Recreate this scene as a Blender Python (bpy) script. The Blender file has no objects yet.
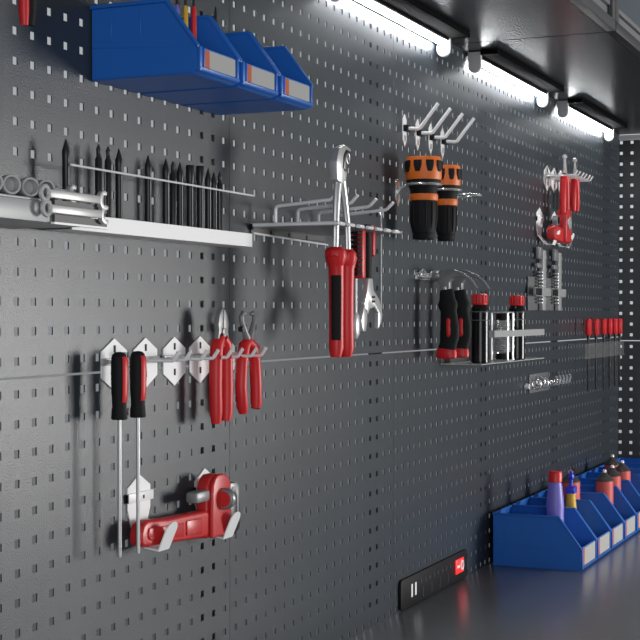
import bpy, bmesh, math, random
from mathutils import Vector, Matrix
random.seed(7)
SC = bpy.context.scene
COL = SC.collection
PI = math.pi
ZOFF = 1461.0            # the seam between the pegboard rows stands 1461 mm above the floor
MM = 0.001

# ------------------------------------------------------------------ camera
cam = bpy.data.cameras.new('camera')
camo = bpy.data.objects.new('camera', cam); COL.objects.link(camo)
camo.location = (-2.08415, -1.08248, (80.79 + ZOFF) * MM)
yaw, pitch = 1.158324, -0.0196131
fw = Vector((math.sin(yaw) * math.cos(pitch), math.cos(yaw) * math.cos(pitch), math.sin(pitch)))
camo.rotation_euler = fw.to_track_quat('-Z', 'Y').to_euler()
cam.sensor_width = 36.0
cam.lens = 1437.5 * 36.0 / 640.0
cam.shift_y = 22.5 / 640.0
cam.clip_start = 0.05; cam.clip_end = 100
SC.camera = camo

# ------------------------------------------------------------------ world, key light, exposure
W = bpy.data.worlds.new('world'); SC.world = W; W.use_nodes = True
nt = W.node_tree; nt.nodes.clear()
wo = nt.nodes.new('ShaderNodeOutputWorld'); bg = nt.nodes.new('ShaderNodeBackground')
tc = nt.nodes.new('ShaderNodeTexCoord'); sp = nt.nodes.new('ShaderNodeSeparateXYZ')
nt.links.new(tc.outputs['Generated'], sp.inputs[0])
def mrange(src, a, b, c, d):
    n = nt.nodes.new('ShaderNodeMapRange'); n.interpolation_type = 'SMOOTHSTEP'
    for k, v in zip((1, 2, 3, 4), (a, b, c, d)): n.inputs[k].default_value = v
    nt.links.new(src, n.inputs[0]); return n.outputs[0]
def wmath(op, a, b):
    n = nt.nodes.new('ShaderNodeMath'); n.operation = op
    for k, v in ((0, a), (1, b)):
        if isinstance(v, (int, float)): n.inputs[k].default_value = v
        else: nt.links.new(v, n.inputs[k])
    return n.outputs[0]
elev = mrange(sp.outputs['Z'], -0.28, 0.24, 0.08, 0.46)      # studio grows brighter upwards
far = mrange(sp.outputs['X'], 0.93, 1.0, 0.0, 0.30)          # and towards the far end of the bench
back = mrange(sp.outputs['Y'], -0.15, 0.15, 0.40, 1.0)       # room side is dimmer
nt.links.new(wmath('MULTIPLY', wmath('ADD', elev, far), back), bg.inputs['Strength'])
bg.inputs['Color'].default_value = (0.90, 0.95, 1.0, 1)
nt.links.new(bg.outputs[0], wo.inputs[0])

def area(name, loc, target, sx, sy, power, col=(1, 1, 1)):
    l = bpy.data.lights.new(name, 'AREA'); l.shape = 'RECTANGLE'; l.size = sx; l.size_y = sy
    l.energy = power; l.color = col
    o = bpy.data.objects.new(name, l); COL.objects.link(o); o.location = loc
    o.rotation_euler = (Vector(target) - Vector(loc)).to_track_quat('-Z', 'Y').to_euler()
    return o
area('studio_softbox', (2.75, -3.3, 1.38), (-0.5, 0, 1.45), 1.1, 1.1, 118, (1, 0.98, 0.96))
area('fill_softbox', (-3.4, -2.4, 1.5), (0.4, 0, 1.45), 2.2, 2.2, 62, (0.94, 0.97, 1.0))
SC.view_settings.view_transform = 'Standard'
SC.view_settings.look = 'None'
SC.view_settings.exposure = 0.0
SC.view_settings.gamma = 1.0
SC.view_settings.use_curve_mapping = False

# ------------------------------------------------------------------ materials
def mat(name, col, rough=0.5, metal=0.0, spec=0.5, bump=0.0, bscale=400.0, var=0.0, vscale=60.0, emit=None, estr=0.0, trans=0.0, coat=0.0):
    m = bpy.data.materials.new(name); m.use_nodes = True
    t = m.node_tree; p = t.nodes['Principled BSDF']
    p.inputs['Base Color'].default_value = (*col, 1)
    p.inputs['Roughness'].default_value = rough
    p.inputs['Metallic'].default_value = metal
    p.inputs['Specular IOR Level'].default_value = spec
    p.inputs['Transmission Weight'].default_value = trans
    p.inputs['Coat Weight'].default_value = coat
    if emit:
        p.inputs['Emission Color'].default_value = (*emit, 1); p.inputs['Emission Strength'].default_value = estr
    tc = t.nodes.new('ShaderNodeTexCoord')
    if var > 0:
        n = t.nodes.new('ShaderNodeTexNoise'); n.inputs['Scale'].default_value = vscale; n.inputs['Detail'].default_value = 4
        t.links.new(tc.outputs['Object'], n.inputs['Vector'])
        r = t.nodes.new('ShaderNodeMapRange')
        r.inputs[3].default_value = 1 - var; r.inputs[4].default_value = 1 + var
        t.links.new(n.outputs['Fac'], r.inputs[0])
        x = t.nodes.new('ShaderNodeMix'); x.data_type = 'RGBA'; x.blend_type = 'MULTIPLY'; x.inputs[0].default_value = 1
        x.inputs[6].default_value = (*col, 1); t.links.new(r.outputs[0], x.inputs[7])
        t.links.new(x.outputs[2], p.inputs['Base Color'])
    if bump > 0:
        n = t.nodes.new('ShaderNodeTexNoise'); n.inputs['Scale'].default_value = bscale; n.inputs['Detail'].default_value = 2
        t.links.new(tc.outputs['Object'], n.inputs['Vector'])
        b = t.nodes.new('ShaderNodeBump'); b.inputs['Strength'].default_value = bump; b.inputs['Distance'].default_value = 0.001
        t.links.new(n.outputs['Fac'], b.inputs['Height']); t.links.new(b.outputs[0], p.inputs['Normal'])
    return m
M = dict(
    panel=mat('powder_coated_steel', (0.032, 0.040, 0.048), 0.34, 0.0, 0.52, 0.45, 420, 0.05, 90),
    post=mat('black_post', (0.008, 0.008, 0.009), 0.6),
    side=mat('side_panel_steel', (0.045, 0.049, 0.054), 0.42, 0, 0.5, 0.2, 330),
    desk=mat('brushed_dark_steel', (0.32, 0.32, 0.33), 0.27, 0.55, 0.8, 0.03, 500, 0.06, 12),
    cab=mat('cabinet_steel', (0.020, 0.022, 0.025), 0.27, 0.0, 0.42, 0.04, 300, 0.05, 8),
    frame=mat('grey_aluminium_frame', (0.035, 0.035, 0.037), 0.45, 0.1),
    lightpanel=mat('pale_grey_panel', (0.16, 0.16, 0.17), 0.4),
    darkglass=mat('tinted_glass', (0.03, 0.045, 0.065), 0.06, 0, 0.6),
    strip=mat('pale_strip', (0.72, 0.72, 0.72), 0.4),
    tube=mat('lamp_tube', (1, 1, 1), 0.4, emit=(0.96, 0.98, 1.0), estr=42.0),
    bottle=mat('glossy_black_bottle', (0.006, 0.006, 0.007), 0.22, 0, 0.35),
    matte=mat('matte_black', (0.004, 0.004, 0.004), 0.95, 0, 0.05),
    combsteel=mat('comb_steel', (0.30, 0.30, 0.31), 0.35, 0.7),
    jaw=mat('dull_jaw_steel', (0.24, 0.24, 0.24), 0.42, 0.3),
    capgrey=mat('lamp_cap_grey', (0.55, 0.55, 0.56), 0.5),
    black=mat('black_plastic', (0.008, 0.008, 0.009), 0.55, 0, 0.18),
    rubber=mat('black_rubber', (0.008, 0.008, 0.009), 0.7, 0, 0.25, 0.2, 600),
    steelblack=mat('blackened_steel', (0.014, 0.014, 0.015), 0.38, 0.2, 0.5),
    blue=mat('blue_polypropylene', (0.013, 0.125, 0.50), 0.42, 0, 0.45, 0.05, 200),
    blueprint=mat('card_grey', (0.40, 0.40, 0.39), 0.8, 0, 0.2, 0, 1, 0.08, 900),
    orangecard=mat('card_orange', (0.50, 0.13, 0.06), 0.8, 0, 0.2),
    white=mat('white_powder_coat', (0.88, 0.88, 0.88), 0.4),
    tray=mat('white_tray', (0.90, 0.90, 0.90), 0.4),
    grey=mat('grey_satin_metal', (0.33, 0.335, 0.34), 0.42, 0.1, 0.5, 0.05, 300),
    socket=mat('satin_chrome', (0.48, 0.48, 0.475), 0.38, 0.25),
    darkgrey=mat('dark_grey_inset', (0.055, 0.057, 0.06), 0.5),
    chrome=mat('chrome', (0.75, 0.75, 0.75), 0.24, 0.75),
    wire=mat('bright_wire', (0.92, 0.92, 0.92), 0.22, 0.2),
    steel=mat('tool_steel', (0.55, 0.55, 0.55), 0.33, 0.5),
    darksteel=mat('dark_tool_steel', (0.26, 0.26, 0.265), 0.38, 0.5),
    red=mat('red_vinyl', (0.60, 0.016, 0.020), 0.42, 0, 0.4),
    redpaint=mat('red_paint', (0.54, 0.020, 0.022), 0.36, 0, 0.5),
    redcap=mat('red_cap', (0.66, 0.014, 0.02), 0.4),
    orange=mat('orange_plastic', (0.76, 0.165, 0.02), 0.5),
    purple=mat('purple_plastic', (0.19, 0.16, 0.58), 0.4),
    yellow=mat('yellow_plastic', (0.70, 0.43, 0.04), 0.4),
    bluecap=mat('bright_blue_cap', (0.03, 0.05, 0.60), 0.4),
    canred=mat('can_red', (0.62, 0.09, 0.075), 0.5),
    candark=mat('can_top_dark', (0.05, 0.045, 0.042), 0.5),
    redlit=mat('lit_red_switch', (0.7, 0.02, 0.02), 0.4, emit=(1.0, 0.03, 0.03), estr=0.6),
    ink=mat('white_mark', (0.85, 0.85, 0.85), 0.6),
    clear=mat('clear_plastic', (0.5, 0.5, 0.5), 0.2, 0, 0.4),
    frost=mat('frosted_plastic', (0.14, 0.14, 0.145), 0.35, 0, 0.5),
)

M['clear'].node_tree.nodes['Principled BSDF'].inputs['Alpha'].default_value = 0.10

# ------------------------------------------------------------------ geometry helpers (all in mm)
class MB:
    def __init__(s): s.b = bmesh.new()
    def verts(s, pts): return [s.b.verts.new(p) for p in pts]
    def face(s, vs):
        try: return s.b.faces.new(vs)
        except ValueError: return None
    def box(s, x0, x1, y0, y1, z0, z1):
        v = s.verts([(x, y, z) for z in (z0, z1) for y in (y0, y1) for x in (x0, x1)])
        for f in ((0, 1, 3, 2), (4, 6, 7, 5), (0, 4, 5, 1), (2, 3, 7, 6), (0, 2, 6, 4), (1, 5, 7, 3)):
            s.face([v[i] for i in f])
        return s
    def prism(s, pts, a, b, plane='xz'):
        f = {'xz': lambda p, d: (p[0], d, p[1]), 'yz': lambda p, d: (d, p[0], p[1]), 'xy': lambda p, d: (p[0], p[1], d)}[plane]
        A = s.verts([f(p, a) for p in pts]); B = s.verts([f(p, b) for p in pts])
        s.face(A); s.face(B[::-1]); n = len(pts)
        for i in range(n): s.face([A[i], A[(i + 1) % n], B[(i + 1) % n], B[i]])
        return s
    def tube(s, pts, r, seg=10, closed=False, flat=None):
        P = [Vector(p) for p in pts]; n = len(P)
        R = list(r) if isinstance(r, (list, tuple)) else [r] * n
        up = None; rings = []
        for i in range(n):
            if closed: t = P[(i + 1) % n] - P[i - 1]
            else: t = P[min(i + 1, n - 1)] - P[max(i - 1, 0)]
            t.normalize()
            if up is None: up = Vector((0, 0, 1)) if abs(t.z) < 0.8 else Vector((1, 0, 0))
            u = up - t * up.dot(t); u.normalize(); w = t.cross(u); up = u
            fx, fy = flat if flat else (1, 1)
            rings.append(s.verts([P[i] + (u * math.cos(2 * PI * k / seg) * fx + w * math.sin(2 * PI * k / seg) * fy) * R[i] for k in range(seg)]))
        for i in range(n if closed else n - 1):
            a, b = rings[i], rings[(i + 1) % n]
            for k in range(seg): s.face([a[k], a[(k + 1) % seg], b[(k + 1) % seg], b[k]])
        if not closed: s.face(rings[0][::-1]); s.face(rings[-1])
        return s
    def lathe(s, prof, c=(0, 0, 0), axis='z', seg=24, a0=0.0, a1=2 * PI, sx=1.0, sy=1.0):
        full = abs(a1 - a0 - 2 * PI) < 1e-6; n = seg if full else seg + 1
        mp = {'z': lambda u, v, h: (c[0] + u, c[1] + v, c[2] + h), 'x': lambda u, v, h: (c[0] + h, c[1] + u, c[2] + v), 'y': lambda u, v, h: (c[0] + u, c[1] + h, c[2] + v)}[axis]
        rings = []
        for r, h in prof:
            r = max(r, 0.01)
            rings.append(s.verts([mp(r * sx * math.cos(a0 + (a1 - a0) * k / seg), r * sy * math.sin(a0 + (a1 - a0) * k / seg), h) for k in range(n)]))
        for a, b in zip(rings, rings[1:]):
            for k in range(n if full else n - 1): s.face([a[k], a[(k + 1) % n], b[(k + 1) % n], b[k]])
        if full:
            s.face(rings[0][::-1]); s.face(rings[-1])
        return s
    def ring(s, c, R, r, axis='z', seg=28, a0=0.0, a1=2 * PI, sx=1, sy=1):
        cl = abs(a1 - a0 - 2 * PI) < 1e-6; n = seg if cl else seg + 1
        pts = []
        for k in range(n):
            t = a0 + (a1 - a0) * k / seg; u, v = R * sx * math.cos(t), R * sy * math.sin(t)
            pts.append({'z': (c[0] + u, c[1] + v, c[2]), 'x': (c[0], c[1] + u, c[2] + v), 'y': (c[0] + u, c[1], c[2] + v)}[axis])
        return s.tube(pts, r, 8, cl)
    def build(s, name, m, parent=None, bevel=0.0, smooth=True, bseg=2):
        b = s.b
        bmesh.ops.recalc_face_normals(b, faces=b.faces[:])
        if bevel > 0:
            es = [e for e in b.edges if len(e.link_faces) == 2 and e.calc_face_angle(0) > 0.6]
            bmesh.ops.bevel(b, geom=es, offset=bevel, segments=bseg, affect='EDGES', profile=0.5, clamp_overlap=True)
        for v in b.verts: v.co *= MM
        me = bpy.data.meshes.new(name); b.to_mesh(me); b.free()
        if smooth:
            for p in me.polygons: p.use_smooth = True
            me.set_sharp_from_angle(angle=math.radians(38))
        me.materials.append(M[m] if isinstance(m, str) else m)
        o = bpy.data.objects.new(name, me); COL.objects.link(o)
        if parent: o.parent = parent
        return o
def tag(o, label=None, cat=None, group=None, kind=None):
    if label: o['label'] = label
    if cat: o['category'] = cat
    if group: o['group'] = group
    if kind: o['kind'] = kind
    return o
def thing(name, label, cat, loc, group=None, rz=0.0):
    o = bpy.data.objects.new(name, None); COL.objects.link(o)
    o.empty_display_size = 0.02
    o.location = (loc[0] * MM, loc[1] * MM, (loc[2] + ZOFF) * MM); o.rotation_euler = (0, 0, rz)
    return tag(o, label, cat, group)
def put(o, x, y, z):
    o.location = (x * MM, y * MM, (z + ZOFF) * MM); return o
def dup(root, loc, label, group=None):
    r = root.copy(); COL.objects.link(r); put(r, *loc); r['label'] = label
    if group: r['group'] = group
    for ch in root.children:
        c = ch.copy(); COL.objects.link(c); c.parent = r
        for g in ch.children:
            d = g.copy(); COL.objects.link(d); d.parent = c
    return r
ORD = ['first', 'second', 'third', 'fourth', 'fifth', 'sixth', 'seventh', 'eighth', 'ninth', 'tenth', 'eleventh', 'twelfth', 'thirteenth', 'fourteenth']

# ------------------------------------------------------------------ the setting: pegboard
P38 = 38.0; HOLE = 5.3
def perforated(name, origin, ud, nd, u0, u1, v0, v1, us, vs, t, m):
    """sheet in the plane spanned by ud and z, pierced by square holes; thickness t along nd"""
    b = bmesh.new()
    cu = [u0] + [c for u in us for c in (u - HOLE, u + HOLE)] + [u1]
    cv = [v0] + [c for v in vs for c in (v - HOLE, v + HOLE)] + [v1]
    O = Vector(origin); U = Vector(ud); N = Vector(nd); Z = Vector((0, 0, 1))
    F = [[b.verts.new(O + U * u + Z * v) for v in cv] for u in cu]
    B = [[b.verts.new(O + U * u + Z * v + N * t) for v in cv] for u in cu]
    nu, nv = len(cu) - 1, len(cv) - 1
    for i in range(nu):
        for j in range(nv):
            hole = (i % 2 == 1) and (j % 2 == 1)
            q = [(i, j), (i + 1, j), (i + 1, j + 1), (i, j + 1)]
            if not hole:
                b.faces.new([F[x][y] for x, y in q]); b.faces.new([B[x][y] for x, y in q[::-1]])
            else:
                for k in range(4):
                    (x, y), (x2, y2) = q[k], q[(k + 1) % 4]
                    b.faces.new([F[x][y], F[x2][y2], B[x2][y2], B[x][y]])
    for j in range(nv):
        for i in (0, nu): b.faces.new([F[i][j], F[i][j + 1], B[i][j + 1], B[i][j]])
    for i in range(nu):
        for j in (0, nv): b.faces.new([F[i][j], F[i + 1][j], B[i + 1][j], B[i][j]])
    mb = MB(); mb.b.free(); mb.b = b
    o = mb.build(name, m, None, 0, False)
    o.location = (0, 0, ZOFF * MM); o['kind'] = 'structure'
    return o
GAP = 0.6
for s in range(-2, 4):
    xa = P38 * (0.5 + 20 * s); us = [P38 * (20 * s + k) for k in range(1, 21)]
    perforated('wall_back', (0, 0, 0), (1, 0, 0), (0, 1, 0), xa + GAP, xa + 760 - GAP, 1.6, 726, us, [P38 * (0.55 + k) for k in range(19)], 2.0, 'panel')
    perforated('wall_back', (0, 0, 0), (1, 0, 0), (0, 1, 0), xa + GAP, xa + 760 - GAP, -564, -1.6, us, [-P38 * (0.55 + k) for k in range(14, -1, -1)], 2.0, 'panel')
XE = 3049.0
zs = -13.0
ys = [8 + P38 * k for k in range(10)]
perforated('wall_right', (XE, 0, 0), (0, -1, 0), (1, 0, 0), 0.4, 372, zs + 1.6, 700, ys, [zs + P38 * (0.55 + k) for k in range(19) if zs + P38 * (0.55 + k) < 693], 2.0, 'side')
perforated('wall_right', (XE, 0, 0), (0, -1, 0), (1, 0, 0), 0.4, 372, -564, zs - 1.6, ys, [zs - P38 * (0.55 + k) for k in range(14, -1, -1) if zs - P38 * (0.55 + k) > -556], 2.0, 'side')
def struct(name, mb, m, **k):
    o = mb.build(name, m, None, **k); o.location = (0, 0, ZOFF * MM); o['kind'] = 'structure'; return o
for s in range(-2, 5):
    c = P38 * (0.5 + 20 * s)
    if s == 4: c -= 24
    struct('trim_%d' % (s + 3), MB().box(c - 36, c + 37, 40, 43, -570, 730), 'post')
# desk
struct('countertop', MB().box(-1501, 3055, 2.5, -620, -595, -561), 'desk', bevel=2)
struct('trim_9', MB().box(XE - 1.5, XE + 10, 0, -372, 702, 718), 'strip')

# ------------------------------------------------------------------ overhead cabinets
def cabinet(x0, x1, label):
    t = thing('overhead_cabinet', label, 'cabinet', (x0, 0, 720))
    w = x1 - x0 - 4; H = 420
    MB().box(0, w, -2, -366, 0, 3).box(0, w, -2, -366, H - 3, H).box(0, 3, -2, -366, 3, H - 3).box(w - 3, w, -2, -366, 3, H - 3).box(3, w - 3, -2, -5, 3, H - 3).build('carcass', 'cab', t)
    n = 2
    for k in range(n):
        a = k * w / n + 1.5; b = (k + 1) * w / n - 1.5
        d = MB().box(a, b, -367, -388, 0, 24).box(a, b, -367, -388, H - 26, H).box(a, a + 28, -367, -388, 24, H - 26).box(b - 28, b, -367, -388, 24, H - 26).build('door', 'frame', t, bevel=1.2)
        MB().box(a + 28, b - 28, -371, -376, 24, 50).build('lower_panel', 'lightpanel', d)
        MB().box(a + 28, b - 28, -369, -382, 53, 64).build('cross_rail', 'lightpanel', d, bevel=1)
        MB().box(a + 28, b - 28, -372, -375, 64, H - 26).build('glass_pane', 'darkglass', d)
    return t
cabinet(-1500, 1172, 'overhead steel cabinet at the left, above the bins and the nearest light')
cabinet(1174, XE, 'overhead steel cabinet at the right, above the two farther lights')

# ------------------------------------------------------------------ lights under the cabinets
def lamp(x0, label):
    t = thing('under_cabinet_light', label, 'light', (x0, -21, 720), 'lights under the cabinets')
    L = 632
    MB().box(6, L - 6, 17, -60, -11, -1).box(-14, 6, -16.6, -60, -11, -1).box(L - 6, L + 10, -16.6, -60, -11, -1).box(6, L - 6, -12.5, -15.0, -17, -11).build('housing_with_dark_band', 'matte', t, bevel=0.8)  # lamp housing; its extra black width stands for the dark reflection in the underside
    MB().lathe([(8.5, 4), (8.5, L - 4)], (0, 0, -22), 'x', 20).build('lamp_tube', 'tube', t)
    U = [(-16, -2), (-16, -36)] + [(-16 * math.cos(a), -36 - 16 * math.sin(a)) for a in [PI * k / 12 for k in range(1, 12)]] + [(16, -36), (16, -2)]
    for a, b in ((-9, 4), (L - 4, L + 6)):
        MB().prism(U, a, b, 'yz').build('end_cap', 'capgrey', t, bevel=1)
    MB().box(8, L - 8, -2, 2, -32.4, -30.2).build('seam_clip', 'matte', t)
    return t
lp = lamp(414, 'long white tube light nearest the camera, above the wire plier rack')
dup(lp, (1285, -21, 720), 'middle tube light of the three under the cabinets')
dup(lp, (2155, -21, 720), 'farthest tube light, next to the perforated side panel')

# ------------------------------------------------------------------ storage bins
def storage_bin(label, loc, w, d, h, lip, ds, group):
    t = thing('storage_bin', label, 'storage bin', loc, group)
    side = [(0, 0), (-(d - 7), 0), (-(d - 2), 2), (-d, 8), (-d, lip), (-ds, h), (0, h)]
    b = MB()
    b.prism(side, 0, 2.4, 'yz').prism(side, w - 2.4, w, 'yz')
    b.box(2.4, w - 2.4, -0.5, -(d - 7), 0, 2.6).box(2.4, w - 2.4, 0, -2.4, 2.6, h)
    b.prism([(-(d - 7), 0), (-(d - 2), 2), (-d, 8), (-d, lip), (-d + 2.5, lip), (-d + 2.5, 8), (-d + 7, 2.6)], 2.4, w - 2.4, 'yz')
    b.build('shell', 'blue', t, bevel=0.5, bseg=1)
    MB().prism([(-2, 1.5), (-(d - 6), 1.5), (-d - 0.2, 8), (-d - 0.2, h * 0.34), (-2, h * 0.44)], -0.9, 0, 'yz').box(-0.7, 0, -30, -31.5, h * 0.55, h - 4).box(-0.7, 0, -76, -77.5, h * 0.55, h - 4).build('side_ribs', 'blue', t, bevel=0.4, bseg=1)
    r = MB()
    for x0, x1 in ((-4.2, 3.2), (w - 3.2, w + 4.2)):
        r.prism([(1, h - 4), (1, h + 1.6), (-ds - 0.6, h + 1.6), (-d - 3.5, lip + 1.0), (-d - 3.5, lip - 3.5), (-ds + 0.5, h - 3.8)], x0, x1, 'yz')
    r.box(3.2, w - 3.2, 1, -4, h - 4, h + 1.6)
    r.build('rim', 'blue', t, bevel=1.0)
    f = MB()
    f.box(1, 8, -d, -d - 5, 4, lip - 1).box(w - 6, w - 1, -d, -d - 4, 4, lip - 1)
    f.prism([(-d + 1, 2), (-d - 4, 4), (-d - 6, 8), (-d - 3, 10), (-d + 1, 10)], 1, w - 1, 'yz')
    f.box(14, 17, -d, -d - 4, 9, lip - 1)
    f.build('label_holder', 'blue', t, bevel=0.8)
    c = MB().box(18, w - 8, -d - 0.3, -d - 1.6, 10.5, lip - 2.5).build('label_card', 'blueprint', t)
    MB().box(18.2, 18 + 0.13 * w, -d - 1.6, -d - 2.0, 10.7, lip - 2.7).build('card_stripe', 'orangecard', c)
    return t
uz = 401
ub = storage_bin('nearest blue wall bin on the upper pegboard, holding thin coloured tools', (-396, -2, uz), 118, 163, 101, 37, 118, 'blue bins hung on the wall')
dup(ub, (-269, -2, uz), 'middle blue bin of the three hung on the wall')
dup(ub, (-142, -2, uz), 'right-hand end blue bin of the three hung on the wall')
dz = -561
db = storage_bin('blue bench bin nearest the camera, with the purple bottle', (1450, -19, dz), 163.4, 226, 134, 57, 171, 'blue bins on the bench')
names = ['second blue bench bin, with the yellow blue-topped bottle', 'third blue bench bin from the camera, with a yellow round cap inside', 'fourth blue bench bin, with the large forward red cone-topped can', 'fifth blue bench bin from the camera, with one red can', 'sixth blue bench bin, with the rightmost red cone-topped can', 'seventh blue bench bin from the camera, with a red can at its back', 'eighth blue bench bin from the camera, near the side panel', 'farthest blue bench bin, against the perforated side panel']
for i, n in enumerate(names): dup(db, (1450 + 172 * (i + 1), -19, dz), n)

# thin tools standing in the wall bins
def thin_tool(c, label, loc, h=62):
    t = thing('precision_screwdriver', label, 'screwdriver', loc, 'thin tools in the wall bins')
    MB().lathe([(2.5, 0), (3.6, 3), (3.6, 30), (4.2, h), (3.4, h + 34), (2.2, h + 40)], seg=12).build('handle', c, t)
    MB().lathe([(2.0, h + 40), (2.0, h + 75), (0.8, h + 84)], seg=10).build('shaft', 'steelblack', t)
    return t
for x, y, c, n in ((-337, -88, 'bluecap', 'blue'), (-329, -98, 'purple', 'purple'), (-319, -106, 'yellow', 'yellow'), (-310, -114, 'redcap', 'red')):
    thin_tool(c, 'thin %s-handled tool with black tip standing in nearest wall bin' % n, (x, y, uz + 3), 66)
t = thin_tool('redcap', 'short red stick showing above the rim of the middle wall bin', (-205, -93, uz + 3), 44)

# ------------------------------------------------------------------ white tray with black punches and guide wire
t = thing('punch_tray', 'long white steel tray holding a row of black punches', 'tray', (-511, 0, 190))
MB().box(0, 524, -43.5, -45, 0, 21.5).box(0, 524, -2, -43.5, 0, 1.5).box(0, 524, -1, -2.2, 1.5, 14).build('tray_body', 'tray', t, bevel=0.4, bseg=1)
MB().box(-66, 0, -2, -44, 0.5, 12).build('end_cap', 'black', t, bevel=1)  # black block filling the dark stretch left of the white lip
MB().tube([(2, -42, 84), (536, -42, 84)], 1.6, 8).build('guide_wire', 'wire', t)
for x in (87, 418): MB().tube([(x, -40, 1), (x, -40, 84)], 1.3, 6).build('wire_post', 'steelblack', t)
tips = [(-502, 119), (-424, 120), (-400, 120), (-372, 120), (-293, 119), (-242, 119), (-221, 117), (-200, 118), (-169, 116), (-137, 118), (-111, 117), (-92, 113), (-72, 115)]
def punch(kind, h):
    o = MB()
    if kind == 0: p = [(5.0, 0), (5.0, h - 26), (5.5, h - 24), (5.2, h - 16), (1.2, h - 2), (0.5, h)]
    elif kind == 1: p = [(5.0, 0), (5.0, h - 20), (3.0, h - 16), (3.0, h - 9), (3.6, h - 7), (0.8, h)]
    else: p = [(5.2, 0), (5.2, h - 30), (6.6, h - 22), (6.6, h - 1), (6.0, h)]
    return o.lathe(p, seg=10).build('punch', 'steelblack')
kinds = [0, 1, 1, 0, 0, 0, 1, 0, 2, 2, 0, 0, 1]
for i, ((x, h), k) in enumerate(zip(tips, kinds)):
    o = put(punch(k, h - 2), x, -30, 191.7)
    tag(o, '%s black %s from the left in the white tray' % (ORD[i], ['pointed punch', 'stepped punch', 'flat-topped punch'][k]), 'punch', 'black punches in the white tray')

# ------------------------------------------------------------------ grey ledge with sockets and wrenches
t = thing('tool_ledge', 'grey metal ledge at the left edge carrying sockets and wrenches', 'shelf', (-1000, 0, 188))
MB().box(0, 420, -0.5, -118, 24, 27).box(0, 420, -115, -118, 0, 24).box(0, 420, -0.5, -115, 0, 3).box(0, 3, -0.5, -115, 3, 24).build('ledge_body', 'grey', t, bevel=0.8)
MB().box(336, 450, -118, -122, 1, 10).build('wrench_slot', 'darkgrey', t)
MB().box(336, 450, -118, -122, 18, 27).build('wrench_slot', 'darkgrey', t)
MB().box(334, 452, -118, -123, -1.5, 1).build('slot_edge', 'white', t)
def socket(label, loc):
    t = thing('socket', label, 'socket', loc, 'sockets on the grey ledge')
    MB().lathe([(0, 12), (8.8, 12), (8.8, 0), (11.0, 0), (11.4, 1.5), (11.4, 14), (8.2, 19), (8.2, 30), (6, 31)], axis='x', seg=24).build('socket_body', 'socket', t)
    MB().lathe([(8.5, 11), (8.5, 11.6)], axis='x', seg=20).build('bore', 'grey', t)
    return t
s0 = socket('round steel socket cut by the left edge of the view', (-772, -116, 226.9))
s0.rotation_euler = (0, 0, math.radians(62))
for i, x in enumerate((-739, -703, -671)):
    dup(s0, (x, -116, 226.9), ['leftmost whole round socket lying on the grey ledge', 'middle round socket lying on the grey ledge', 'round socket on the ledge nearest the wrenches'][i])
for i, (x, y, lab) in enumerate(((-650, -82, 'tilted grey socket lying behind the front row on ledge'), (-632, -58, 'rearmost grey socket lying by the black punches on ledge'))):
    dup(s0, (x, y, 226.9), lab)
def wrench(label, loc, L=124, s=1.2):
    t = thing('combination_wrench', label, 'wrench', loc, 'wrenches held on the grey ledge')
    MB().box(7 * s, L - 6 * s, -2.6, 2.6, -4.2 * s, 4.2 * s).build('shank', 'socket', t, bevel=1.4)
    MB().ring((0, 0, 0), 6.6 * s, 2.4 * s, 'y', 24).build('ring_end', 'socket', t)
    c = []
    for k in range(13):
        a = math.radians(55 + 250 * k / 12); c.append((L + 9 * s * math.cos(a), 10 * s * math.sin(a)))
    for k in range(12, -1, -1):
        a = math.radians(62 + 236 * k / 12); c.append((L + 1.5 * s + 5 * s * math.cos(a), 5.5 * s * math.sin(a)))
    MB().prism(c, -3, 3, 'xz').build('open_end', 'socket', t, bevel=0.5)
    return t
w0 = wrench('lowest steel wrench on the ledge front, ring end showing', (-687, -126, 203.5))
dup(w0, (-690, -126, 221), 'steel wrench just above the lowest one on ledge front')
dup(w0, (-712, -96, 227.5), 'third steel wrench back on the grey ledge, by the punches')
dup(w0, (-728, -80, 227.5), 'fourth steel wrench back on the grey ledge, by the punches')
dup(w0, (-744, -64, 227.5), 'rearmost steel wrench on the grey ledge, by the punches')

# ------------------------------------------------------------------ row of white hook plates with double pegs
def peg_hook(label, loc, reach=60, group='white double-peg hook plates'):
    t = thing('peg_hook', label, 'hook', loc, group)
    MB().prism([(0, 37), (34, 19), (34, -19), (0, -38), (-34, -19), (-34, 19)], -0.2, -2.4, 'xz').build('plate', 'white', t, bevel=0.4, bseg=1)
    MB().box(-36, 36, -2.4, -5.5, -1, 9).build('cross_band', 'socket', t, bevel=0.6)
    MB().box(-2.6, 2.6, -2.3, -2.9, 17, 27).build('slot', 'black', t)
    MB().box(-2.6, 2.6, -2.3, -2.9, -22, -12).build('slot', 'black', t)
    for s in (-18, 18):
        MB().tube([(s, -4, 4), (s, -reach + 2, 4), (s, -reach, 5.5), (s, -reach - 8, 17)], 2.8, 10).build('peg', 'wire', t)
    return t
hl = ['white hook plate behind the first long screwdriver', 'white hook plate behind the second long screwdriver', 'bare white hook plate in middle of the row, no tool on it', 'white hook plate left of the red-handled side cutters', 'white hook plate behind the red wire strippers']
h0 = peg_hook(hl[1], (-254, 0, 10))
for x, n in ((-168, hl[2]), (-86, hl[3]), (-1, hl[4])): dup(h0, (x, 0, 10), n)
h1 = peg_hook(hl[0], (-340, 0, 10), 24)

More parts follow.
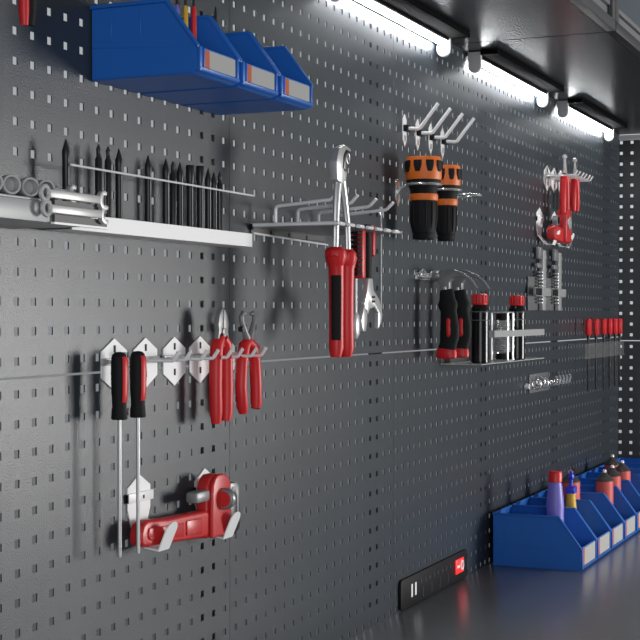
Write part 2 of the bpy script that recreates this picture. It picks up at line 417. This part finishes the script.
def screwdriver(label, loc, L):
    t = thing('screwdriver', label, 'screwdriver', loc, 'long screwdrivers on the hooks')
    MB().lathe([(0, 0), (6, -0.8), (9.4, -4), (11.2, -10), (11.6, -30), (10.8, -58), (9.6, -74), (10.6, -82), (11.2, -91), (10.2, -93)]).build('handle', 'rubber', t)
    g = MB()
    prof = [(9.8, -6), (12.1, -10), (12.5, -30), (11.8, -56), (10.6, -68), (8.5, -72)]
    g.lathe(prof, seg=12, a0=math.radians(234), a1=math.radians(328))
    g.build('red_grip', 'red', t)
    MB().lathe([(2.7, -92), (2.7, -L + 4), (2.4, -L)], seg=12).build('shaft', 'steel', t)
    return t
screwdriver('left-hand long screwdriver, black and red handle, on hooks', (-392, -42, 29.5), 282)
screwdriver('right-hand long screwdriver, shaft passing in front of the pipe wrench', (-343, -42, 29.5), 284)

# side cutters with red handles
def hang_pliers(label, loc, cat, lh, rh, r, group=None, m='red'):
    t = thing('pliers', label, cat, loc, group)
    for pts in (lh, rh):
        n = len(pts)
        MB().tube([(x, 0, z) for x, z in pts], [r * 0.8] + [r] * (n - 2) + [r * 0.75], 14).build('handle', m, t, bevel=0.0)
    return t
t = hang_pliers('red-handled side cutters with pointed jaws up, on the hooks', (-86, -40, 0), 'pliers',
    [(-4, 43), (-15, 34), (-19, 10), (-20, -30), (-19, -72), (-18, -89)], [(4, 43), (14, 34), (17, 10), (18, -30), (17, -72), (15, -87)], 10.4)
MB().lathe([(14, -4), (14, 4)], (0, 0, 42), 'y', 20, sx=1.2, sy=0.9).build('grip_collar', 'red', t, bevel=1)
hd = MB().prism([(-18, 42), (-15, 56), (-17, 66), (-13, 80), (-5, 90), (-0.6, 90), (-0.6, 46)], -4, 4, 'xz')
hd.prism([(18, 42), (14, 54), (16, 66), (12, 78), (4, 88), (0.4, 88), (0.4, 46)], -4.5, 3.5, 'xz')
hd.lathe([(6, -6), (6, 6)], (0, 0, 54), 'y', 16)
hd.build('jaws', 'jaw', t, bevel=0.7)
t = hang_pliers('red-handled wire strippers with looped open jaws, last on the hook row', (4, -40, 0), 'pliers',
    [(6, 38), (-10, 30), (-19, 5), (-23, -35), (-18, -68), (-15, -78)], [(-2, 38), (17, 30), (28, 5), (32, -35), (33, -66), (31, -74)], 9.8)
MB().tube([(-16, 0, 32), (0, 0, 36), (22, 0, 32), (38, 0, 26)], [4, 6, 6, 4.5], 12).build('grip_collar', 'red', t)
lp_ = [(2, 38), (-11, 55), (-20, 70), (-21, 78), (-15, 83), (-6, 81)]
rp_ = [(6, 38), (17, 55), (25, 70), (26, 78), (20, 83), (11, 81)]
MB().tube([(x, 0, z) for x, z in lp_], [7, 5, 4, 4, 3.4, 2.8], 10).tube([(x, 0, z) for x, z in rp_], [7, 5, 4, 4, 3.4, 2.8], 10).build('jaws', 'jaw', t)
MB().lathe([(4.5, -4), (4.5, 4)], (-21, 0, 57), 'y', 14).tube([(-20, 0, 57), (-9, 0, 57)], 2.2, 8).build('adjusting_screw', 'steelblack', t)

# ------------------------------------------------------------------ J-hooks with the red pipe wrench
def j_hook(label, loc):
    t = thing('j_hook', label, 'hook', loc, 'white hooks under the pipe wrench')
    MB().prism([(0, 84), (32, 66), (32, 34), (18, 0), (-18, 0), (-32, 34), (-32, 66)], -0.2, -2.2, 'xz').build('plate', 'white', t, bevel=0.3, bseg=1)
    MB().box(-34, 36, -2.2, -5.5, 44, 58).build('cross_band', 'white', t, bevel=0.6)
    MB().box(-36, -34, -1, -5, 45, 57).build('slot', 'black', t)
    MB().box(5, 9, -5.4, -6, 48, 53).build('band_hole', 'black', t)
    b = MB().prism([(-0.5, 3), (-8, -8), (-20, -22), (-43.5, -25), (-42, -22.5), (-21, -19.5), (-10, -6.5), (-2.4, 3)], -15, 15, 'yz')
    out = [(-16, 0), (16, 0), (16, 32)] + [(16 * math.cos(PI * k / 8), 32 + 14 * math.sin(PI * k / 8)) for k in range(1, 8)] + [(-16, 32)]
    for off in (0,):
        A = b.verts([(u, -43 - v * 0.40, -25 + v * 0.92) for u, v in out]); B = b.verts([(u, -41 - v * 0.40, -24.2 + v * 0.92) for u, v in out])
        b.face(A); b.face(B[::-1])
        for k in range(len(out)): b.face([A[k], A[(k + 1) % len(out)], B[(k + 1) % len(out)], B[k]])
    b.build('hook_strip', 'white', t, bevel=0.4, bseg=1)
    return t
j0 = j_hook('left white J-hook holding the pipe wrench handle end', (-273, 0, -236))
dup(j0, (-71, 0, -247), 'right white J-hook under the pipe wrench jaw')
t = thing('pipe_wrench', 'large red pipe wrench lying across two white J-hooks', 'wrench', (-200, -27, -240), None)
MB().prism([(-128, 10), (-122, 22), (-110, 27), (-50, 22), (60, 19), (136, 12), (136, -25), (60, -22), (-60, -14), (-112, -11), (-124, -9), (-128, -3)], -12, 10, 'xz').build('handle', 'redpaint', t, bevel=5, bseg=3)
MB().prism([(-110, 16), (-60, 13), (-8, 10), (-8, -10), (-60, -6), (-106, -2), (-113, 4)], -14.5, -11, 'xz').build('handle_panel', 'redpaint', t, bevel=1.6)
MB().prism([(0, 12), (48, 10), (48, -14), (0, -10)], -14.5, -11, 'xz').build('handle_panel', 'redpaint', t, bevel=1.6)
hs = [(74, -25), (136, -25), (138, 40), (136, 56), (128, 66), (112, 72), (94, 72), (84, 67), (77, 56), (75, 40)]
MB().prism(hs, -18, -11, 'xz').prism([(x - 6, z) for x, z in hs], -11, 8, 'xz').build('jaw_housing', 'redpaint', t, bevel=3, bseg=3)
MB().box(30, 74, -15, 6, 33, 51).build('hook_jaw', 'jaw', t, bevel=5)
MB().lathe([(15, -5), (17, -2), (17, 6), (14, 10)], (106, -22, 33), 'x', 28).build('adjusting_nut', 'darksteel', t, bevel=0.6)
MB().lathe([(2, -6), (12, -5.6), (13, -4.5)], (106, -22, 33), 'x', 24).build('nut_face', 'redpaint', t)
MB().prism([(134, 40), (134, 54), (158, 54), (166, 46), (166, 2), (158, 0), (157, 30), (150, 38)], -18, -6, 'xz').build('upper_jaw', 'jaw', t, bevel=2)
MB().box(140, 158, -18.8, -18, 43, 48).build('jaw_slot', 'darksteel', t)
MB().prism([(140, -14), (138, 30), (157, 34), (172, 24), (172, -20), (158, -30)], -16, -2, 'xz').build('heel_jaw', 'steelblack', t, bevel=2)

# ------------------------------------------------------------------ comb rack with hooked wires
t = thing('plier_rack', 'chrome comb rack with upturned wires, holding the big cutters', 'rack', (94, 0, 232))
c = [(0, -2)]
n = 7; tw = 300 / n
c += [(0, -162)]
for k in range(n):
    a = k * tw; c += [(a + 0.5, -163), (a + tw - 19, -163)]
    if k < n - 1: c += [(a + tw - 19, -96), (a + tw - 0.5, -96)]
c += [(300, -163), (300, -2)]
MB().prism(c, -4, 0, 'xy').build('comb_plate', 'combsteel', t, bevel=0.5, bseg=1)
MB().tube([(0, -3, -1), (0, -163, -1)], 3.4, 10).build('edge_rod', 'wire', t)
for k in range(n):
    a = k * tw; MB().tube([(a, -162, -1.5), (a + tw - 19, -162, -1.5)], 3.2, 10).build('tooth_lip', 'wire', t)
MB().box(0, 310, -0.5, -3, -14, 0).build('back_flange', 'darkgrey', t)
MB().tube([(6, -4, -14), (322, -4, -20)], 2.0, 8).build('flange_rod', 'wire', t)
for x in (76, 152, 228): MB().box(x - 3, x + 3, -3, -3.8, -14, -7).build('flange_notch', 'black', t)
MB().box(-4, 0, -1, -7, -9, 1).build('end_cap', 'black', t)
for x, yp in ((30, -34), (116, -36), (202, -38), (288, -36)):
    ze = 40
    MB().tube([(x, yp, 0), (x, yp, 28), (x, yp - 2, 31), (x, yp - 6, 32.5), (x, -134, ze), (x, -138, ze + 2), (x, -150, ze + 14)], 3.0, 10).build('upturned_wire', 'wire', t)
# big cable cutters
t = thing('cable_cutters', 'large cable cutters with red and black handles hung in the comb rack', 'cutters', (145, -146, 185), None)
def grip(cx, s, nm):
    p = [(cx - s * 2, 4), (cx - s * 6, -8), (cx, -28), (cx + s * 1, -70), (cx + s * 1, -120), (cx, -160), (cx - s * 1, -176)]
    return MB().tube([(x, 0, z) for x, z in p], [10, 16, 13, 12.6, 12.2, 12.8, 9], 16).build('handle', 'red', t)
g1 = grip(-22, 1, 0); g2 = grip(24, -1, 1)
MB().lathe([(11, 8), (18, 2), (19, -8), (14, -24)], (-24, 0, 0), 'z', 10).build('finger_guard', 'red', t, bevel=1.5)
MB().lathe([(10, 6), (16, 0), (17, -10), (13, -24)], (25, 0, 0), 'z', 10).build('finger_guard', 'red', t, bevel=1.5)
MB().lathe([(11, -34), (14.0, -42), (13.7, -80), (13.3, -130), (13.0, -146), (11, -152)], (-21.5, 0, 0), 'z', 14, a0=math.radians(165), a1=math.radians(240)).build('black_inset', 'rubber', t)
MB().tube([(-25, 0, 2), (-22, 0, 60), (-18, 0, 100), (-10, 0, 130)], [7, 8, 9, 10], 12, flat=(1, 0.7)).tube([(25, -2, 0), (22, -2, 50), (10, -2, 90), (-4, -2, 128)], [7, 7, 8, 9], 12, flat=(1, 0.7)).build('shanks', 'steel', t)
hp = [(-34, 118), (-38, 150), (-26, 172), (-2, 180), (24, 176), (26, 164), (10, 140), (4, 120), (-10, 112)]
MB().prism(hp, -8, 6, 'xz').build('cutter_head', 'steel', t, bevel=2.5)
MB().prism([(-12, 140), (-8, 162), (2, 172), (20, 170), (22, 162), (8, 142), (0, 134)], -9.6, -7.5, 'xz').build('blade_recess', 'steelblack', t, bevel=0.6)
MB().ring((6, -9.5, 157), 6, 1.6, 'y', 18, sy=1.4).build('blade_edge', 'steel', t)
# red brush
t = thing('wire_brush', 'red-backed brush with black bristles hanging behind the cutters', 'brush', (268, -122, 228), None)
MB().box(4, 20, -12, 8, -84, 4).build('back', 'red', t, bevel=3)
b = MB()
for i in range(10):
    for j in range(3): b.lathe([(2.6, -16), (2.9, 4)], (0, -8 + 6 * j, -4 - 8 * i), 'x', 8)
b.build('bristles', 'rubber', t)['kind'] = 'stuff'
MB().tube([(8, 3, -82), (8, 3, -150)], 2.6, 10).build('stem', 'steel', t)
MB().lathe([(4, -144), (8, -150), (9, -166), (8.5, -182), (4, -190)], (8, 3, 0), 'z', 14, sx=1.5, sy=0.7).build('tip', 'steel', t)
# adjustable wrench, jaw down
t = thing('adjustable_wrench', 'adjustable wrench hung jaw down with black and red handle', 'wrench', (330, -122, 236), None)
MB().tube([(-6, 0, 6), (-6, 0, -20), (-5, 0, -60), (-4, 0, -92)], [9, 10.5, 10.5, 8.5], 14, flat=(1, 0.7)).build('handle', 'rubber', t)
MB().prism([(2, 5), (12, 5), (12, -40), (6, -52), (2, -46)], -9, 2, 'xz').build('red_grip', 'red', t, bevel=1.4)
MB().prism([(-14, -90), (6, -90), (12, -112), (40, -128), (56, -156), (50, -170), (34, -182), (36, -166), (34, -152), (16, -142), (-8, -146), (-16, -156), (-28, -150), (-34, -134), (-22, -116)], -6, 4, 'xz').build('fixed_jaw', 'steel', t, bevel=2)
MB().prism([(-36, -140), (-20, -146), (-20, -168), (-26, -186), (-42, -186), (-48, -166)], -6, 4, 'xz').build('sliding_jaw', 'steel', t, bevel=2)
MB().box(2, 14, -7.2, -6, -126, -122).box(2, 14, -7.2, -6, -134, -130).build('slot_mark', 'black', t)
# thin rod
t = thing('hooked_rod', 'thin steel rod with a looped top beside the adjustable wrench', 'rod', (390, -122, 232))
MB().ring((0, 0, 38), 7, 2.2, 'y', 18).build('loop', 'steel', t)
MB().tube([(0, 0, 31), (0, 0, -150), (-3, 0, -162), (-9, 0, -165)], 2.1, 10).build('rod', 'darksteel', t)

# ------------------------------------------------------------------ long-pegged hooks and ring holders with orange connectors
def long_hook(label, loc):
    t = thing('long_hook', label, 'hook', loc, 'long slanted hooks on the wall')
    MB().prism([(0, 34), (11, 22), (11, -22), (0, -36), (-11, -22), (-11, 22)], -0.3, -2.5, 'xz').build('plate', 'wire', t, bevel=0.4, bseg=1)
    MB().box(-4, 4, -2.4, -3.2, -24, -12).build('slot', 'darksteel', t)
    MB().box(-12, 12, -2.5, -12, -4, 10).build('clip', 'black', t, bevel=1)
    MB().tube([(0, -8, 3), (0, -33, 1), (0, -37, 2.5), (0, -78, 53)], 4.0, 12).build('slanted_peg', 'wire', t)
    return t
l0 = long_hook('nearest of the four long slanted hooks above the orange connectors', (842, 0, 479))
for x, n in ((925, 'second of the four long slanted hooks from the camera'), (1012, 'third of the four long slanted hooks from the camera'), (1096, 'farthest of the four long slanted hooks, fully bare')):
    dup(l0, (x, 0, 479), n)
def ring_holder(label, loc, R):
    t = thing('ring_holder', label, 'holder', loc, 'chrome ring holders')
    MB().prism([(0, 16), (12, 8), (12, -30), (0, -46), (-12, -30), (-12, 8)], -0.3, -2.5, 'xz').build('plate', 'chrome', t, bevel=0.4, bseg=1)
    MB().tube([(0, -2, -16), (0, -10, -4), (0, -60 + R, 0)], 3.0, 10).build('stem', 'chrome', t)
    MB().ring((0, -60, 0), R, 3.0, 'z', 36).build('ring', 'chrome', t)
    return t
ring_holder('nearest chrome ring holder, carrying the larger orange-topped connector', (800, 0, 355), 37)
r1 = ring_holder('second chrome ring holder, carrying the smaller orange-topped connector', (950, 0, 355), 32)
dup(r1, (1098, 0, 355), 'empty chrome ring holder farthest along its row')
def connector(label, loc, R, h1, h2):
    t = thing('hose_connector', label, 'hose connector', loc, 'orange-topped connectors in the rings')
    # collar above the ring, body below
    MB().lathe([(R * .62, h1), (R * .96, h1), (R, h1 - 3), (R * 1.02, 14), (R * .96, 8)], seg=36).build('orange_collar', 'orange', t)
    pad = None
    for k in range(9):
        a = 2 * PI * k / 9 + 0.35
        ca, sa = math.cos(a), math.sin(a)
        q = MB(); wv = R * 0.23
        pts = []
        for (u, z) in ((-wv, h1 - 8), (wv, h1 - 8), (wv * .95, h1 - 20), (wv * .55, h1 - 32), (-wv * .55, h1 - 32), (-wv * .95, h1 - 20)):
            pts.append((u, z))
        A = q.verts([(ca * (R - 2) - sa * u, sa * (R - 2) + ca * u, z) for u, z in pts])
        B = q.verts([(ca * (R + 2.6) - sa * u, sa * (R + 2.6) + ca * u, z) for u, z in pts])
        q.face(A); q.face(B[::-1])
        for i in range(6): q.face([A[i], A[(i + 1) % 6], B[(i + 1) % 6], B[i]])
        q.build('grip_pad', 'rubber', t, bevel=1.2)
    MB().lathe([(R * .60, 14), (R * .98, 14), (R * .98, 6), (R * .90, 2), (R * .84, -6), (R * .78, -10), (R * .74, -22)], seg=32).build('neck', 'rubber', t)
    MB().lathe([(R * .70, -20), (R * .80, -20), (R * .82, -23), (R * .82, -31), (R * .78, -34)], seg=32).build('orange_band', 'orange', t)
    b = MB().lathe([(R * .72, -33), (R * .76, -36), (R * .74, -78), (R * .66, -98), (R * .64, -h2 + 14), (R * .60, -h2 + 13), (R * .60, -h2 + 11), (R * .63, -h2 + 10), (R * .61, -h2 + 2), (R * .56, -h2)], seg=32)
    for k in range(12):
        a = 2 * PI * k / 12
        b.tube([(math.cos(a) * R * .75, math.sin(a) * R * .75, -38), (math.cos(a) * R * .73, math.sin(a) * R * .73, -78), (math.cos(a) * R * .65, math.sin(a) * R * .65, -92)], 2.2, 6)
    b.build('body', 'rubber', t)
    return t
connector('larger orange and black hose connector, nearer the camera', (800, -60, 355), 37.5, 58, 116)
connector('smaller orange and black hose connector behind the larger one', (950, -60, 355), 31, 54, 112)

# ------------------------------------------------------------------ hammers on a hook rail
t = thing('hammer_rail', 'chrome wall hook rail carrying the two hammers', 'rail', (960, 0, 166))
MB().box(-48, 150, -0.4, -3, -8, 8).build('back_strip', 'chrome', t, bevel=0.6)
for x in (-36, 26, 66, 112):
    MB().tube([(x, -2, 0), (x, -24, -5), (x, -32, -3), (x, -35, 10)], 3, 10).build('peg', 'chrome', t)
MB().ring((-16, -8, 4), 10, 2.6, 'y', 18, a0=0.0, a1=PI * 1.4).build('spring_clip', 'chrome', t)
def hammer(label, loc):
    t = thing('claw_hammer', label, 'hammer', loc, 'claw hammers on the rail')
    hd = MB().tube([(0, -20, 2), (0, -26, 2), (0, -34, 3), (0, -44, 4)], [10.5, 13, 13, 11], 18)
    hd.prism([(-40, 13), (-56, 17), (-76, 16), (-98, 8), (-116, -6), (-130, -26), (-122, -19), (-104, -4), (-90, 1), (-72, -4), (-66, -12), (-66, -30), (-46, -30), (-40, -8)], -8, 8, 'yz')
    hd.build('head', 'darksteel', t, bevel=1.2)
    MB().tube([(0, -55, -22), (0, -56, -36)], [9, 9], 14).build('neck', 'steel', t)
    prof = [(-57, -28, 15), (-58, -36, 17), (-59, -48, 18), (-60, -60, 23), (-61, -67, 22), (-62, -76, 18.5), (-63, -92, 20), (-65, -112, 22), (-65, -132, 21.5), (-61, -150, 20), (-58, -162, 21)]
    MB().tube([(0, y, z) for y, z, r in prof], [r for y, z, r in prof], 20, flat=(0.62, 1)).build('handle', 'rubber', t)
    MB().tube([(0, -58, -160), (0, -57, -168), (0, -56, -178), (0, -56, -182)], [21.6, 24.5, 24.5, 20], 20, flat=(0.62, 1)).build('red_butt', 'red', t)
    q = MB().tube([(-11.0, -65, -92), (-12.0, -65, -96), (-12.2, -66, -128), (-11.5, -65, -133)], [3, 5.2, 5.2, 3], 12); q.build('red_inset', 'red', t)
    return t
hm = hammer('nearer claw hammer with black grip and red butt', (962, 0, 164))
dup(hm, (1052, 0, 164), 'farther claw hammer, right behind the nearer one')

# ------------------------------------------------------------------ bottle shelf
t = thing('bottle_shelf', 'steel shelf with a front band holding two black bottles', 'shelf', (1085, 0, -36))
MB().box(0, 560, -0.5, -100, 0, 2).build('base_plate', 'socket', t)
MB().box(104, 560, -98, -100, 62, 78).box(558, 560, -0.5, -98, 62, 78).box(104, 106, -0.5, -98, 62, 78).build('retaining_band', 'steel', t)
MB().box(0, 560, -0.3, -2.2, 2, 80).build('back_plate', 'darkgrey', t)
def bottle(label, loc, R=21, H=140):
    t = thing('spray_bottle', label, 'bottle', loc, 'black red-capped bottles')
    MB().lathe([(R - 3, 0), (R, 2), (R, H * .68), (R * 1.02, H * .70), (R, H * .78), (R * .72, H * .85)], seg=28).build('body', 'bottle', t)
    for z in (H * .74, H * .62): MB().ring((0, 0, z), R, 0.9, 'z', 28).build('body_ring', 'darksteel', t)
    c = MB().lathe([(R * .80, H * .84), (R * .84, H * .85), (R * .84, H * .99), (R * .72, H)], seg=28)
    for k in range(16):
        a = 2 * PI * k / 16
        c.tube([(math.cos(a) * R * .84, math.sin(a) * R * .84, H * .86), (math.cos(a) * R * .84, math.sin(a) * R * .84, H * .98)], 1.5, 6)
    c.build('cap', 'redcap', t)
    return t
b0 = bottle('black bottle with red cap nearer the hammers', (1162, -72, -34), 21.5, 163)
dup(b0, (1478, -72, -34), 'black bottle with red cap at the far end of the steel shelf')
t = thing('spring_cartridge', 'clear cartridge with coiled metal rings between the two bottles', 'cartridge', (1342, -74, -34), None)
MB().box(-25, 25, -22, 22, 0, 3).box(-25, 25, -22, 22, 118, 121).build('end_plates', 'socket', t, bevel=0.6)
for x, y in ((-23, -20), (23, -20), (23, 20), (-23, 20)): MB().tube([(x, y, 3), (x, y, 118)], 2.6, 8).build('rod', 'wire', t)
c = MB()
for k in range(15): c.ring((0, 0, 24 + 5.2 * k), 18, 2.3, 'z', 22)
c.build('coil', 'steel', t)
MB().lathe([(16, 100), (16, 117)], seg=20).lathe([(16, 4), (16, 18)], seg=20).build('black_plug', 'black', t)

# ------------------------------------------------------------------ far hook rack with red pliers
f0 = peg_hook('far white hook plate nearest the camera, above the small pipe wrench', (2045, 0, 480), 88, 'far hook plates with red pliers')
dup(f0, (2125, 0, 480), 'far white hook plate behind the first red pliers')
dup(f0, (2205, 0, 480), 'far white hook plate farthest from the camera')
def far_pliers(label, loc, L):
    t = thing('pliers', label, 'pliers', loc, 'red pliers on the far hooks')
    for s in (-1, 1):
        MB().tube([(s * 3, 0, 4), (s * 12, 0, -6), (s * 20, 0, -30), (s * 22, 0, -L + 20), (s * 18, 0, -L)], [8, 11, 10, 10, 8], 12).build('handle', 'red', t)
    MB().tube([(0, 0, 0), (0, 0, 30), (-2, 0, 52)], [8, 5, 3], 10).build('jaws', 'steel', t)
    MB().lathe([(3, -7), (7, -3), (7, 3), (3, 7)], (-2, 0, 56), 'y', 14).build('jaw_tip', 'steel', t)
    return t
far_pliers('left red-handled pliers on the far hooks, above the small pipe wrench', (2052, -52, 484), 122)
far_pliers('right red-handled pliers on the far hooks', (2160, -56, 484), 96)
# small far pipe wrench on far hooks
fj = j_hook('far J-hook under the handle of the small pipe wrench', (1960, 0, 304))
fj2 = dup(fj, (2130, 0, 304), 'far J-hook under the jaw of the small pipe wrench')
t = thing('pipe_wrench', 'small red pipe wrench on the far hooks, below the red pliers', 'wrench', (1965, -44, 303))
MB().prism([(-40, -8), (60, -14), (150, -14), (150, 12), (60, 26), (-20, 32), (-40, 22)], -12, 12, 'xz').build('handle', 'redpaint', t, bevel=4)
MB().prism([(60, -12), (60, 70), (76, 84), (112, 84), (124, 70), (124, -12)], -20, 10, 'xz').build('jaw_housing', 'redpaint', t, bevel=3)
MB().lathe([(19, -5), (19, 6)], (88, -20, 44), 'y', 20).build('adjusting_nut', 'steel', t, bevel=1)
MB().prism([(124, 20), (134, 60), (160, 50), (178, 16), (166, -20), (150, -22), (156, 10)], -10, 6, 'xz').build('upper_jaw', 'darksteel', t, bevel=2)
MB().lathe([(14, -8), (14, 8)], (26, 2, 48), 'y', 16).box(14, 40, -6, 8, 34, 62).build('hook_jaw', 'darksteel', t, bevel=1.5)

# ------------------------------------------------------------------ two calipers in holders
def caliper(label, loc):
    t = thing('caliper', label, 'caliper', loc, 'calipers in wall holders')
    MB().box(-75, 55, -2, -5, -80, 15).build('back_plate', 'frost', t, bevel=1)
    MB().box(30, 62, -8, -20, -80, 92).build('beam', 'steel', t, bevel=1.5)
    b = MB().box(-8, 28, -8, -18, 66, 100).box(-22, 28, -8, -20, 40, 54)
    b.lathe([(15, -20), (15, -6)], (12, 0, 84), 'y', 18)
    b.build('jaw', 'darksteel', t, bevel=2)
    s = MB()
    for k in range(10): s.lathe([(14, 0), (14, 4)], (8, -14, -60 + 9.6 * k), 'z', 12)
    s.build('thread', 'darksteel', t)
    MB().box(-80, 78, -20, -30, -40, -16).build('retaining_band', 'grey', t, bevel=2)
    MB().box(-82, -30, -29, -33, -38, -18).build('black_clip', 'black', t, bevel=2)
    return t
cl = caliper('left of the two grey calipers in wall holders, nearer the camera', (1905, 0, 172))
dup(cl, (2085, 0, 172), 'right of the two grey calipers in wall holders')

# ------------------------------------------------------------------ small plate of rings and hooks
t = thing('ring_hook_plate', 'small grey wall plate crowded with shiny rings and hooks', 'hook plate', (1850, 0, -116))
MB().box(0, 210, -0.4, -4, -26, 28).build('plate', 'frost', t, bevel=1)
for k, x in enumerate((30, 74, 110)):
    MB().ring((x, -16, 0 + 4 * (k % 2)), 13, 3.2, 'x', 18).build('ring', 'chrome', t)
for k in range(5):
    x = 150 + 40 * k
    MB().tube([(x, -3, 0), (x, -28, -10), (x, -40, -6), (x, -44, 10), (x + 4, -40, 16)], 4, 8).build('hook', 'chrome', t)
MB().lathe([(8, -6), (8, 6)], (-40, -8, -4), 'y', 14).tube([(-40, -6, -4), (0, -3, -4)], 2.5, 8).build('end_knob', 'wire', t)

# ------------------------------------------------------------------ far red screwdrivers in a clear holder
t = thing('screwdriver_holder', 'clear holder with six red screwdrivers near the side panel', 'holder', (2305, 0, -58))
MB().box(0, 575, -54, -56, 0, 3).box(0, 575, -54, -56, 45, 48).box(0, 575, -1, -54, 45, 47).box(0, 2, -1, -54, 0, 47).build('holder_rails', 'clear', t)
MB().box(2, 575, -54.4, -55.4, 3, 45).build('clear_front', 'clear', t)
MB().tube([(0, -57, 1.5), (575, -57, 1.5)], 1.3, 6).build('bottom_edge', 'frost', t)
MB().tube([(0, -57, 46.5), (575, -57, 46.5)], 1.1, 6).build('top_edge', 'frost', t)
def red_screwdriver(label, loc):
    t = thing('screwdriver', label, 'screwdriver', loc, 'red screwdrivers near the side panel')
    h = MB().lathe([(0, 53), (8, 52), (9.6, 48), (9.6, 4), (7, 0)], seg=18)
    for k in range(6):
        a = 2 * PI * k / 6; h.tube([(math.cos(a) * 8.4, math.sin(a) * 8.4, 4), (math.cos(a) * 8.4, math.sin(a) * 8.4, 47)], 2, 6)
    h.build('handle', 'redcap', t)
    MB().lathe([(5, 0), (5, -12), (3.0, -13), (2.6, -172), (1.4, -176)], seg=10).build('shaft', 'steelblack', t)
    return t
rs = red_screwdriver('first red screwdriver from the camera in the clear holder', (2410, -40, 14))
for i, x in enumerate((2518, 2630, 2722, 2806, 2880)):
    dup(rs, (x, -40, 14), ['second red screwdriver from the camera in the clear holder', 'third red screwdriver from the camera in the clear holder', 'fourth red screwdriver from the camera in the clear holder', 'fifth red screwdriver from the camera in the clear holder', 'farthest red screwdriver in the clear holder, by the side panel'][i])

# ------------------------------------------------------------------ tool hanging at the top left corner
t = thing('pliers', 'red and black handled tool hanging at the top left corner', 'pliers', (-616, -50, 500))
MB().tube([(-6, 0, 60), (-6, 0, -50), (-5, 0, -68)], [6.5, 6.5, 5], 12).build('handle', 'red', t)
MB().tube([(8, 0, 60), (8, 0, -50), (7, 0, -66)], [6.5, 6.5, 5], 12).build('black_handle', 'rubber', t)
MB().lathe([(11, 55), (12, 64), (9, 72), (5, 110), (2, 116)], seg=14, sy=0.5).build('jaws', 'steel', t)
h = thing('long_hook', 'hook carrying the red and black tool at top left', 'hook', (-616, 0, 552))
MB().box(-16, 16, -0.4, -3, -18, 18).build('plate', 'white', h, bevel=0.6)
for s in (-19, 19): MB().tube([(s, -2, 0), (s, -62, 0), (s, -68, 8)], 2.6, 8).build('peg', 'wire', h)

# ------------------------------------------------------------------ power strip with lit switch
t = thing('power_strip', 'black power strip with a lit red switch low on the wall', 'power strip', (810, 0, -559))
w, h = 462, 66
rc = []
for cx, cz, a in ((w - 9, h - 9, 0), (9, h - 9, 90), (9, 9, 180), (w - 9, 9, 270)):
    for k in range(5):
        q = math.radians(a + 22.5 * k); rc.append((cx + 9 * math.cos(q), cz + 9 * math.sin(q)))
MB().prism(rc, -0.3, -7, 'xz').build('face_plate', 'black', t, bevel=0.8)
for x in (62, 86): MB().box(x, x + 9, -7, -8, 20, 48).build('indicator_slot', 'ink', t)
for k in range(4):
    for s in (0, 30): MB().lathe([(5.4, -0.9), (5.4, 0)], (126 + 58 * k + s, -7, 44), 'y', 12).build('socket_hole', 'post', t)
    MB().box(138 + 58 * k, 143 + 58 * k, -7, -7.6, 8, 30).build('socket_slit', 'post', t)
s = MB().box(366, 426, -7, -11, 18, 53).build('switch', 'redlit', t, bevel=2)
MB().ring((407, -11.3, 36), 10, 2.6, 'y', 20).build('off_mark', 'ink', s)
MB().box(371, 391, -10.9, -11.8, 33, 39).build('on_mark', 'ink', s)

# ------------------------------------------------------------------ bottles and cans in the bench bins
bz = dz + 2.8
t = thing('squeeze_bottle', 'purple bottle with red cap in the nearest bench bin', 'bottle', (1537, -158, bz))
MB().lathe([(22, 0), (25, 3), (25, 60), (22, 120), (23, 150), (18, 200), (16, 208)], seg=28).build('body', 'purple', t)
MB().lathe([(15, 208), (18, 209), (18, 232), (16, 236)], seg=24).build('cap', 'redcap', t)
t = thing('squeeze_bottle', 'yellow bottle with a blue pump top in the second bench bin', 'bottle', (1707, -158, bz))
MB().lathe([(16, 0), (18, 3), (18, 60), (14, 100), (15, 120), (12, 150), (13, 162)], seg=24).build('body', 'yellow', t)
MB().box(-15, 15, -13, 13, 160, 178).build('collar', 'bluecap', t, bevel=2)
MB().tube([(0, 0, 178), (0, 0, 200), (2, 0, 218)], [5, 5, 5], 10).lathe([(5, -8), (9, -5), (9, 5), (5, 8)], (0, 0, 205), 'y', 14).build('pump_top', 'bluecap', t)
MB().tube([(10, 2, 178), (11, 2, 196), (8, 2, 212), (2, 2, 218)], 4.5, 10).build('nozzle_loop', 'orange', t)
def can(label, loc, R, H):
    t = thing('oil_can', label, 'can', loc, 'red cone-topped cans in the bench bins')
    b = H - 32
    MB().lathe([(R - 2, 0), (R, 2), (R, b), (R - 1, b + 1)], seg=28).build('body', 'canred', t)
    MB().lathe([(R + 0.6, b - 1), (R + 1, b + 2), (R * .55, b + 14), (8, b + 20), (6, b + 23)], seg=28).build('cone_top', 'candark', t)
    MB().lathe([(4, b + 22), (6, b + 24), (6, b + 29), (3, H)], seg=16).build('nozzle', 'wire', t)
    return t
can('red cone-topped can at the back of the third bench bin', (1879, -114, bz), 27, 203)
can('red can mostly hidden behind the purple bottle', (1703, -116, bz), 19, 192)
can('large red cone-topped can standing forward in the fourth bench bin', (2051, -172, bz), 25.5, 190)
can('red cone-topped can in the fifth bench bin, behind the large forward one', (2223, -158, bz), 25.5, 186)
can('rightmost red cone-topped can, in the sixth bench bin', (2395, -152, bz), 25.5, 184)
can('farthest red cone-topped can, partly behind two nearer ones', (2567, -84, bz), 25.5, 184)
t = thing('round_cap', 'small yellow round cap low inside the third bench bin', 'cap', (1879, -182, bz))
MB().lathe([(17, 0), (18, 3), (18, 40), (15, 52), (9, 60), (0, 62)], seg=22).build('cap_body', 'yellow', t)
